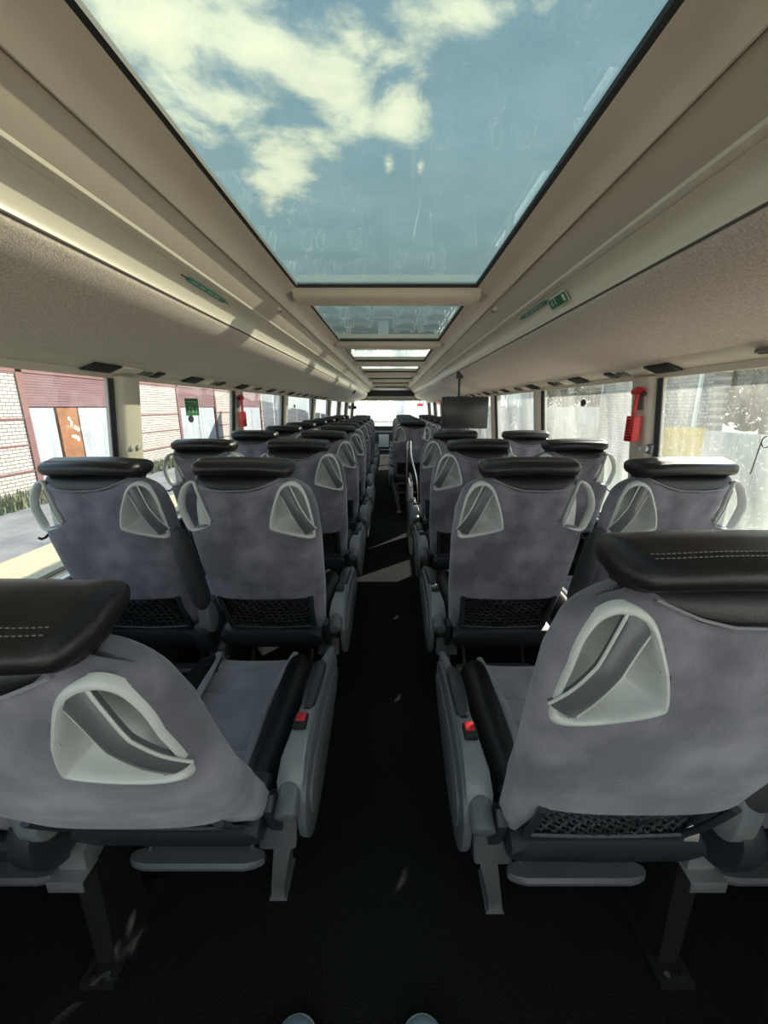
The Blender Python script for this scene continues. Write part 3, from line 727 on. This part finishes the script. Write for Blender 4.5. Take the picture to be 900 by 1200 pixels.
def recline(r, deg):   # tilt the whole backrest about its hinge
    Rm = Matrix.Translation((0, .19, .46)) @ Matrix.Rotation(math.radians(deg), 4, 'X') @ Matrix.Translation((0, -.19, -.46))
    for c in r.children:
        if c.name.split('.')[0] in ('backrest', 'shoulder_pad', 'headrest', 'handle_recess', 'grab_handle', 'bag_hook', 'pocket_frame', 'back_board', 'edge_trim'): c.matrix_local = Rm
recs = []
for s, a, x, y, lb, k in plan:
    r = seat(s, a, x, y, 'grey suede coach seat with black headrest, ' + lb, 'seats left of the aisle' if s > 0 else 'seats right of the aisle')
    recs.append((r, ((12 if a else 5) if s > 0 else (1.8 if a else 3)) if k == 0 else 0))
for r, dg in recs:
    if dg: recline(r, dg)

# ------------------------------------------------------------------ stairwell rail and panel by the middle door (right)
g = thing('grab_rail', 'bent steel grab rail standing behind the front right seat block', 'rail', (.22, 4.72, 0))
bm = bmesh.new(); tube(bm, [tuple(v) for v in catmull([(-.02, .0, .0), (-.02, 0, .5), (-.015, 0, .90), (.0, 0, .97), (.02, 0, .93), (.03, -.02, .75), (.10, -.10, .42), (.11, -.12, .0)], 5, False)], .014, 10); finish(bm, 'rail_tube', chrome, g)
g = thing('stair_panel', 'pale upright guard panel beside the middle stairwell', 'panel', (.20, 3.78, 0))
bm = bmesh.new(); box(bm, (0, 0, .31), (.025, .55, .62), .008); finish(bm, 'panel_board', white_p, g)
bm = bmesh.new(); tube(bm, [(0, -.27, .62), (0, -.25, .66), (0, .25, .66), (0, .27, .62)], .012, 8); finish(bm, 'top_rail', chrome, g)

# ------------------------------------------------------------------ hanging monitor
t = thing('monitor', 'black flat monitor hanging from the right luggage rack above the seats', 'monitor', (.735, 4.10, 1.47))
bm = bmesh.new(); box(bm, (0, 0, -.225), (.45, .035, .30), .006); sh = finish(bm, 'monitor_case', dark_pl, t)
bm = bmesh.new(); box(bm, (0, -.018, -.222), (.425, .003, .27), .001); finish(bm, 'screen', screen, sh)
bm = bmesh.new(); box(bm, (-.06, .02, .02), (.02, .02, .24), .003); box(bm, (-.06, .02, .125), (.06, .06, .06), .003); finish(bm, 'mount_arm', dark_pl, t)
bm = bmesh.new()
for q in range(9): box(bm, (-.16 + q * .04, 0, -.072), (.02, .02, .006), .001)
finish(bm, 'vent_ribs', black, t, smooth=False)

# ------------------------------------------------------------------ emergency hammers
def hammer(x, y, z, s, label):
    h = thing('emergency_hammer', label, 'hammer', (x, y, z))
    bm = bmesh.new(); box(bm, (s * .006, .008, .045), (.03, .045, .085), .008); b = finish(bm, 'bracket', grey_pl, h)
    bm = bmesh.new(); box(bm, (-s * .014, 0, -.075), (.010, .055, .105), .003); box(bm, (-s * .028, -.026, -.075), (.028, .006, .105), .002); box(bm, (-s * .028, .026, -.075), (.028, .006, .105), .002); box(bm, (-s * .028, 0, -.125), (.028, .05, .006), .002)
    hd = finish(bm, 'holder', redp, h)
    bm = bmesh.new()
    for q in range(8): box(bm, (-s * .042, 0, -.115 + q * .0115), (.005, .05, .0055), .001)
    finish(bm, 'holder_bars', redp, hd)
    bm = bmesh.new(); box(bm, (-s * .020, -.022, -.075), (.003, .012, .09), 0); finish(bm, 'holder_slots', whites, hd, smooth=False)
    bm = bmesh.new(); tube(bm, [(-s * .03, 0, -.10), (-s * .028, 0, 0), (-s * .026, 0, .055), (-s * .026, 0, .075)], [.009, .008, .009, .012], 10); finish(bm, 'hammer_handle', redp, h)
    bm = bmesh.new(); tube(bm, [(-s * .026, -.040, .072), (-s * .026, -.030, .080), (-s * .026, .0, .082), (-s * .026, .03, .075)], [.010, .014, .016, .012], 12); hh = finish(bm, 'hammer_head', redp, h)
    bm = bmesh.new(); cyl(bm, (-s * .026, -.052, .064), (-s * .026, -.036, .074), .010, 10, .002); finish(bm, 'hammer_tip', black, hh)
hammer(1.075, 1.775, 1.285, 1, 'red emergency hammer in a red cage holder on the right window pillar')
hammer(-1.085, 3.06, 1.29, -1, 'red emergency hammer on the left window pillar')
for s, side, y in ((1, 'right', 1.76), (-1, 'left', 1.80)):
    c = thing('coat_hook', 'grey double coat hook low on the %s window pillar' % side, 'hook', (s * 1.105, y, 1.13))
    bm = bmesh.new(); box(bm, (0, 0, 0), (.018, .10, .040), .006); finish(bm, 'hook_plate', grey_pl, c)
    for dy in (-.03, .015):
        bm = bmesh.new(); cyl(bm, (-s * .007, dy, 0), (-s * .022, dy, 0), .013, 14, .003); finish(bm, 'hook_knob', silver, c)

# stickers on the windows
def sticker_pos(px, py, s):
    x = s * (wallx(1.25) + .006); d = 480 * (x - CAMX) / (px - 459)
    a = math.radians(14.37); v = (600 - py) / 480 * d
    return Vector((x, d * math.cos(a) + v * math.sin(a), CAMZ - d * math.sin(a) + v * math.cos(a)))
p = sticker_pos(224, 477, -1); p.x = -(wallx(p.z) + .005)
st = thing('exit_sticker', 'green emergency exit sticker on the second left window', 'sticker', p)
bm = bmesh.new(); box(bm, (0, 0, 0), (.003, .155, .095), 0); finish(bm, 'sticker_sheet', greens, st, smooth=False)
bm = bmesh.new(); box(bm, (.0022, 0, .028), (.001, .12, .006)); box(bm, (.0022, 0, .014), (.001, .15, .002))
box(bm, (.0022, -.045, -.015), (.001, .008, .035)); box(bm, (.0022, -.03, -.002), (.001, .03, .008)); box(bm, (.0022, .0, -.018), (.001, .02, .03), 0, Matrix.Rotation(.4, 4, 'X')); box(bm, (.0022, .045, -.014), (.001, .012, .036), 0, Matrix.Rotation(-.3, 4, 'X'))
finish(bm, 'sticker_print', mat('pale_green', (.25, .5, .25), .5), st, smooth=False)
for px, py, s, lb in ((224, 491, -1, 'small dark oval mark under the green sticker on the second left window'), (685, 472, 1, 'small dark oval mark on the second right window from the camera'), (345, 476, -1, 'small dark oval mark on the fourth left window')):
    p = sticker_pos(px, py, s); p.x = s * (wallx(p.z) + .005)
    bm = bmesh.new(); secs = []
    for x in (-.001, .001): secs.append([(x, .032 * math.cos(2 * PI * j / 20), .020 * math.sin(2 * PI * j / 20)) for j in range(20)])
    loft(bm, secs); o = finish(bm, 'window_mark', dark_pl, None, smooth=False); o.location = p; tag(o, lb, 'sticker')
p = sticker_pos(897, 518, 1)
bm = bmesh.new(); tube(bm, [(0, .016 * math.cos(2 * PI * j / 16), .016 * math.sin(2 * PI * j / 16)) for j in range(16)], .0015, 6, closed=True); tube(bm, [(0, .016, 0), (0, .03, -.10)], .0015, 6)
o = finish(bm, 'wire_loop', dark_pl); p.x = wallx(p.z) + .004; o.location = p; tag(o, 'thin dark wire loop against the nearest right window', 'wire')

# ------------------------------------------------------------------ front end
struct_m = struct
bm = bmesh.new(); box(bm, (0, 12.72, .36), (2.3, .06, .76)); struct(finish(bm, 'wall_front', dark_pl, smooth=False))
bm = bmesh.new(); box(bm, (0, 12.72, 1.71), (2.3, .06, .44)); struct(finish(bm, 'wall_front_top', beige_d, smooth=False))
bm = bmesh.new(); bm.faces.new([bm.verts.new(q) for q in ((-1.15, 12.73, .70), (1.15, 12.73, .70), (1.15, 12.73, 1.52), (-1.15, 12.73, 1.52))]); struct(finish(bm, 'window_19', clear_glass, smooth=False))
bm = bmesh.new(); prism(bm, [(12.25, 0), (12.25, .06), (12.28, .08), (12.7, .08), (12.7, 0)], 'x', -1.15, 1.15); struct(finish(bm, 'front_step', dark_pl, smooth=False))
bm = bmesh.new(); box(bm, (0, 12.25, .075), (2.2, .05, .03), .005); struct(finish(bm, 'trim_5', alu))
db = thing('dashboard', 'dark dashboard ledge under the windscreen at the far end', 'dashboard', (0, 12.55, .08))
bm = bmesh.new(); prism(bm, [(-.10, 0), (-.16, .30), (-.12, .50), (.12, .55), (.12, 0)], 'x', -1.1, 1.1, .01); finish(bm, 'dash_body', dark_pl, db)
bm = bmesh.new(); prism(bm, [(-.20, .06), (-.215, .10), (-.22, .38), (-.20, .42), (-.12, .43), (-.10, .06)], 'x', -.36, -.06, .02); finish(bm, 'cupboard_door', silver, db)
bm = bmesh.new(); tube(bm, [(-1.05, -.05, .80), (1.05, -.05, .80)], .012, 8); 
for x in (-1.0, 0, 1.0): tube(bm, [(x, -.02, .50), (x, -.05, .80)], .010, 6)
finish(bm, 'guard_rail', black, db)
bm = bmesh.new(); prism(bm, [(12.15, 1.76), (12.15, 1.60), (12.25, 1.56), (12.6, 1.56), (12.6, 1.76)], 'x', -.72, .72, .01); struct(finish(bm, 'front_dark_band', black))  # black block drawn for the dark recessed band where the ceiling ends
ds = thing('message_display', 'small red lit display above the right of the windscreen', 'display', (.83, 12.1, 1.36))
bm = bmesh.new(); box(bm, (0, 0, 0), (.15, .04, .07), .004); cs = finish(bm, 'display_case', dark_pl, ds)
bm = bmesh.new(); box(bm, (0, -.021, 0), (.12, .003, .045)); finish(bm, 'display_face', mat('red_lit', (.4, .02, .02), .4, emit=((1, .05, .03), .5)), cs, smooth=False)
bm = bmesh.new(); box(bm, (.0, 0, .08), (.02, .02, .12)); finish(bm, 'display_bracket', dark_pl, ds)
ms = thing('front_monitor', 'small black box hanging left of the windscreen', 'monitor', (-1.05, 12.0, 1.29))
bm = bmesh.new(); box(bm, (0, 0, 0), (.14, .05, .09), .006); finish(bm, 'monitor_case', black, ms); bm = bmesh.new(); box(bm, (0, 0, .11), (.02, .02, .16)); finish(bm, 'mount', black, ms)
sp = thing('loudspeaker', 'black oval speaker in the white front part of the left rack', 'speaker', (-.70, 8.2, 1.590))
bm = bmesh.new(); cyl(bm, (.0, 0, 0), (.018, 0, -.015), .05, 20, .004); finish(bm, 'speaker_ring', dark_pl, sp)
bm = bmesh.new(); cyl(bm, (.016, 0, -.013), (.022, 0, -.018), .036, 18); finish(bm, 'speaker_mesh', black, sp)

# ------------------------------------------------------------------ photographer's shoes at the lower edge
for x, lb in ((-.175, 'pale blue shoe toe at the bottom edge, left of the pair'), (.090, 'pale blue shoe toe at the bottom edge, right of the pair')):
    r = thing('shoe', lb, 'shoe', (x, .32, 0), 0, 'pale blue shoes')
    bm = bmesh.new(); secs = []; n = 16
    for y, w_, h_ in ((0, .026, .05), (.01, .036, .075), (.05, .038, .085), (.10, .038, .080), (.15, .043, .066), (.20, .048, .054), (.235, .044, .045), (.255, .032, .034), (.266, .014, .022)):
        secs.append([(w_ * math.cos(2 * PI * j / n), y, .012 + h_ / 2 + h_ / 2 * math.sin(2 * PI * j / n)) for j in range(n)])
    loft(bm, secs); finish(bm, 'upper', shoe_m, r, angle=70)
    bm = bmesh.new(); out = catmull([(0, -.006), (.036, .02), (.038, .10), (.052, .19), (.038, .255), (0, .275), (-.038, .255), (-.050, .19), (-.038, .10), (-.036, .02)], 4)
    prism(bm, [tuple(v) for v in out], 'z', 0, .022, .004); finish(bm, 'sole', whites, r)
    bm = bmesh.new()
    for q in range(4): tube(bm, [(-.022, .12 + q * .02, .070 - q * .004), (0, .122 + q * .02, .080 - q * .006), (.022, .12 + q * .02, .070 - q * .004)], .003, 6)
    finish(bm, 'laces', whites, r)

# ------------------------------------------------------------------ outside
GZ = -.80
def ground(name, x0, x1, y0, y1, z, m):
    bm = bmesh.new(); box(bm, ((x0 + x1) / 2, (y0 + y1) / 2, z - .1), (x1 - x0, y1 - y0, .2)); return finish(bm, name, m, smooth=False)
sand = mat('sand', (.50, .43, .27), .95, col2=(.40, .33, .20), nscale=14, detail=8, bump=1, bscale=20)
asph = mat('worn_asphalt', (.13, .135, .14), .95, col2=(.21, .21, .20), nscale=2, detail=9, bump=1, bscale=12)
grassm = mat('rough_grass', (.05, .09, .025), .95, col2=(.16, .155, .10), nscale=4, detail=8, bump=1, bscale=20)
struct(ground('ground', -5.4, 60, -30, 80, GZ, sand)); struct(ground('ground', -8.3, -5.4, -30, 80, GZ + .01, asph)); struct(ground('ground', -60, -8.3, -30, 80, GZ + .03, grassm))
def brickmat(name, c1, c2, mort, sw=.22, sh=.085):
    mm, t, b = newmat(name); tcn = t.nodes.new('ShaderNodeTexCoord'); sp_ = t.nodes.new('ShaderNodeSeparateXYZ'); cb = t.nodes.new('ShaderNodeCombineXYZ')
    t.links.new(tcn.outputs['Object'], sp_.inputs[0]); t.links.new(sp_.outputs[1], cb.inputs[0]); t.links.new(sp_.outputs[2], cb.inputs[1])
    br = t.nodes.new('ShaderNodeTexBrick'); t.links.new(cb.outputs[0], br.inputs[0])
    br.inputs['Scale'].default_value = 1; br.inputs['Brick Width'].default_value = sw; br.inputs['Row Height'].default_value = sh; br.inputs['Mortar Size'].default_value = .010
    br.inputs['Color1'].default_value = (*c1, 1); br.inputs['Color2'].default_value = (*c2, 1); br.inputs['Mortar'].default_value = (*mort, 1)
    t.links.new(br.outputs[0], b.inputs['Base Color']); b.inputs['Roughness'].default_value = .9
    bp = t.nodes.new('ShaderNodeBump'); bp.inputs['Distance'].default_value = .02; bp.invert = True; t.links.new(br.outputs[1], bp.inputs['Height']); t.links.new(bp.outputs[0], b.inputs['Normal'])
    return mm
wbrick = brickmat('white_brick', (.50, .455, .40), (.40, .365, .325), (.12, .10, .09))
gbrick = brickmat('grey_brick', (.38, .36, .33), (.30, .29, .27), (.12, .11, .10), .28, .11)
maroon = mat('maroon_paint', (.125, .06, .065), .8, col2=(.165, .085, .09), nscale=2, stretch=(1, .4, 6))
redb = mat('red_paint', (.15, .065, .06), .8)
doorm = mat('door_grey_blue', (.24, .27, .295), .7, col2=(.34, .37, .385), nscale=2, detail=8, stretch=(1, 3, .6))
orange = mat('rusty_orange', (.27, .105, .03), .8, col2=(.17, .07, .02), nscale=4, detail=6)
wpaint = mat('flaking_white', (.65, .62, .55), .8)
bld = thing('garage_building', 'white brick garage building with maroon and grey gates beyond the left windows', 'building', (-9, 0, GZ))
def bp(name, y0, y1, z0, z1, dx, th, m, par=bld):
    bm = bmesh.new(); box(bm, (dx - th / 2, (y0 + y1) / 2, (z0 + z1) / 2 - GZ), (th, y1 - y0, z1 - z0)); return finish(bm, name, m, par, smooth=False)
M0 = 6.7; MOD = 7.5
for k in range(-1, 5):
    y = M0 + k * MOD
    top = 4.2 if k < 3 else 2.1 + .2 * k
    wl = bp('brick_wall', y, y + 3.6, GZ, top, 0, .4, wbrick)
    for z in (-.25, .39, 1.02, 2.10): bp('brick_band', y, y + 3.6, z - .022, z + .022, .02, .05, redb, wl)
    bp('corner_post', y + 3.6, y + 3.78, GZ, top, .03, .3, redb); bp('corner_post', y - .12, y, GZ, top, .03, .3, redb)
    gt = bp('gate', y + 3.75, y + MOD - .12, GZ, 1.30, -.10, .1, maroon)
    if k == 0:
        bp('gate_leaf', y + 3.86, y + 4.62, GZ + .02, 1.28, -.04, .06, doorm, gt); bp('gate_leaf', y + 5.50, y + 7.3, GZ + .02, 1.28, -.04, .06, doorm, gt)
        o_ = bp('rusty_door', y + 4.70, y + 5.42, GZ + .02, 1.28, -.02, .06, orange, gt)
        for i, (yy, z0, z1) in enumerate(((5.06, .92, 1.05), (5.12, .78, .95), (5.24, .66, .80), (5.18, .40, .56), (5.28, .34, .50), (5.32, .62, .72), (5.10, .46, .54))):
            bm = bmesh.new(); secs = []
            rr = [random.uniform(.6, 1) for _ in range(10)]
            for x in (-.02, -.012): secs.append([(x, y + yy + .07 * rr[j] * math.cos(2 * PI * j / 10), (z0 + z1) / 2 - GZ + (z1 - z0) * .55 * rr[j] * math.sin(2 * PI * j / 10)) for j in range(10)])
            loft(bm, secs); q = finish(bm, 'paint_flake', wpaint, None, smooth=False); q.parent = bld
    else:
        bp('gate_leaf', y + 3.86, y + 5.5, GZ + .02, 1.28, -.04, .06, doorm, gt); bp('gate_leaf', y + 5.56, y + 7.3, GZ + .02, 1.28, -.04, .06, doorm, gt)
    lt = bp('gate_lintel', y + 3.75, y + MOD - .12, 1.30, 2.12, -.02, .3, maroon)
    for q in range(12): bp('board', y + 3.78, y + MOD - .15, 1.315 + q * .067, 1.375 + q * .067, .0, .02, maroon, lt)
    bp('fascia', y - .1, y + MOD - .1, 2.12, min(top, 2.7), .03, .3, redb)
# weeds along the foot of the garage wall
def scatter(name, n, xr, yr, z, h, m, label, cat):
    bm = bmesh.new()
    for _ in range(n):
        x = random.uniform(*xr); y = random.uniform(*yr); a = random.uniform(0, PI); hh = h * random.uniform(.4, 1); w_ = hh * .12
        dx, dy = math.cos(a) * w_, math.sin(a) * w_; lx, ly = random.uniform(-.4, .4) * hh, random.uniform(-.4, .4) * hh
        v = [bm.verts.new(q) for q in ((x - dx, y - dy, z), (x + dx, y + dy, z), (x + lx, y + ly, z + hh))]; bm.faces.new(v)
    o = finish(bm, name, m, smooth=False); o['kind'] = 'stuff'; o['label'] = label; o['category'] = cat; return o
weed = mat('weed_green', (.07, .12, .03), .8, col2=(.20, .19, .11), nscale=.8)
scatter('weeds', 6000, (-8.75, -7.7), (5, 22), GZ, .30, weed, 'dry green weeds along the foot of the white brick garage', 'weeds')

# right side: grey brick building, pale fence, shrubs and trees behind
rb = thing('brick_house', 'grey brick building wall beyond the second right window', 'building', (9.5, 0, GZ))
def rp_(name, y0, y1, z0, z1, dx, th, m, par=rb):
    bm = bmesh.new(); box(bm, (dx + th / 2, (y0 + y1) / 2, (z0 + z1) / 2 - GZ), (th, y1 - y0, z1 - z0)); return finish(bm, name, m, par, smooth=False)
rp_('brick_wall', 12.6, 19, GZ, 4.6, 0, .5, gbrick); rp_('drainpipe', 18.9, 19.05, GZ, 4.6, -.12, .1, metal); rp_('drainpipe', 13.0, 13.1, GZ, 4.6, -.10, .08, whites); rp_('roof_edge', 12.4, 19.2, 4.6, 4.75, -.2, .9, metal)
fen = thing('yard_fence', 'pale concrete panel fence running ahead on the right', 'fence', (9.8, .25, GZ))
pale = mat('pale_concrete', (.55, .52, .44), .9, col2=(.48, .45, .38), nscale=1.5)
for k in range(14):
    bm = bmesh.new(); box(bm, (0, 20.5 + k * 3, 1.05), (.10, 2.9, 2.1), .01); finish(bm, 'fence_panel', pale, fen)
    bm = bmesh.new(); box(bm, (0, 19.02 + k * 3, 1.1), (.18, .14, 2.25), .01); finish(bm, 'fence_post', pale, fen)
lw = thing('low_wall', 'low pale yard wall beyond the nearest right window', 'wall', (8.6, 0, GZ))
for k in range(4):
    bm = bmesh.new(); box(bm, (0, 5.2 + k * 1.75, .74), (.15, 1.72, 1.48), .01); finish(bm, 'wall_block', pale, lw)
yb_ = thing('yellow_box', 'yellow steel box against the grey brick building', 'box', (8.9, 12.6, GZ))
ylw = mat('yellow_paint', (.62, .42, .06), .6)
bm = bmesh.new(); box(bm, (0, 0, .75), (.7, .9, 1.5), .02); finish(bm, 'box_body', ylw, yb_); bm = bmesh.new(); box(bm, (-.36, 0, .75), (.02, .75, 1.3), .004); finish(bm, 'box_door', ylw, yb_)
def bush(name, x, y, r, h, label, cat, trunk=0, n=2600, col='leafy'):
    t = thing(name, label, cat, (x, y, GZ)); bm = bmesh.new()
    for _ in range(n):
        d = Vector((random.gauss(0, 1), random.gauss(0, 1), random.gauss(0, 1))).normalized() * (random.random() ** .4)
        p = Vector((d.x * r, d.y * r, trunk + (h - trunk) * (.5 + .5 * d.z))); a = Vector((random.uniform(-1, 1), random.uniform(-1, 1), random.uniform(-1, 1))).normalized(); b = a.orthogonal().normalized(); k = random.uniform(.09, .19)
        bm.faces.new([bm.verts.new(p + a * k), bm.verts.new(p + b * k * .6), bm.verts.new(p - a * k), bm.verts.new(p - b * k * .6)])
    f = finish(bm, 'foliage', leafm, t, smooth=False); f['kind'] = 'stuff'
    bm = bmesh.new(); tube(bm, [(0, 0, 0), (.05, .02, trunk * .6 + .3), (0, .05, (trunk + h) / 2)], [.12, .09, .05], 8); finish(bm, 'trunk', barkm, t)
leafm = mat('leaf_green', (.06, .075, .045), .7, col2=(.12, .13, .09), nscale=1.5); barkm = mat('bark', (.10, .08, .06), .9)
bush('tree', 11.9, 13.4, 1.7, 5.2, 'leafy tree just behind the low wall beyond the nearest right window', 'tree', 1.2, 5000)
bush('tree', 11.6, 6.2, 1.9, 5.0, 'wide tree behind the near end of the low wall on the right', 'tree', 1.0, 5000)
bush('tree', 12.5, 26, 2.5, 5.8, 'tree rising over the start of the pale fence', 'tree', 1.5, 5000)
bush('tree', 13, 35, 3, 6.2, 'tree rising over the far part of the pale fence', 'tree', 1.5, 5000)
# white van parked ahead on the right
# fence and gates straight ahead, white sheeting
ff = thing('front_fence', 'bright corrugated fence across the yard ahead of the windscreen', 'fence', (0, 24, GZ))
wf = mat('white_sheet', (.70, .66, .62), .6)
for k in range(24):
    bm = bmesh.new(); box(bm, (-7 + k * .66, 0, 1.6), (.62, .05, 3.2), .01); finish(bm, 'fence_sheet', wf, ff)
bm = bmesh.new(); box(bm, (.55, -.1, 1.7), (.35, .15, 3.4), .01); finish(bm, 'fence_post', mat('blue_grey', (.25, .32, .45), .6), ff)
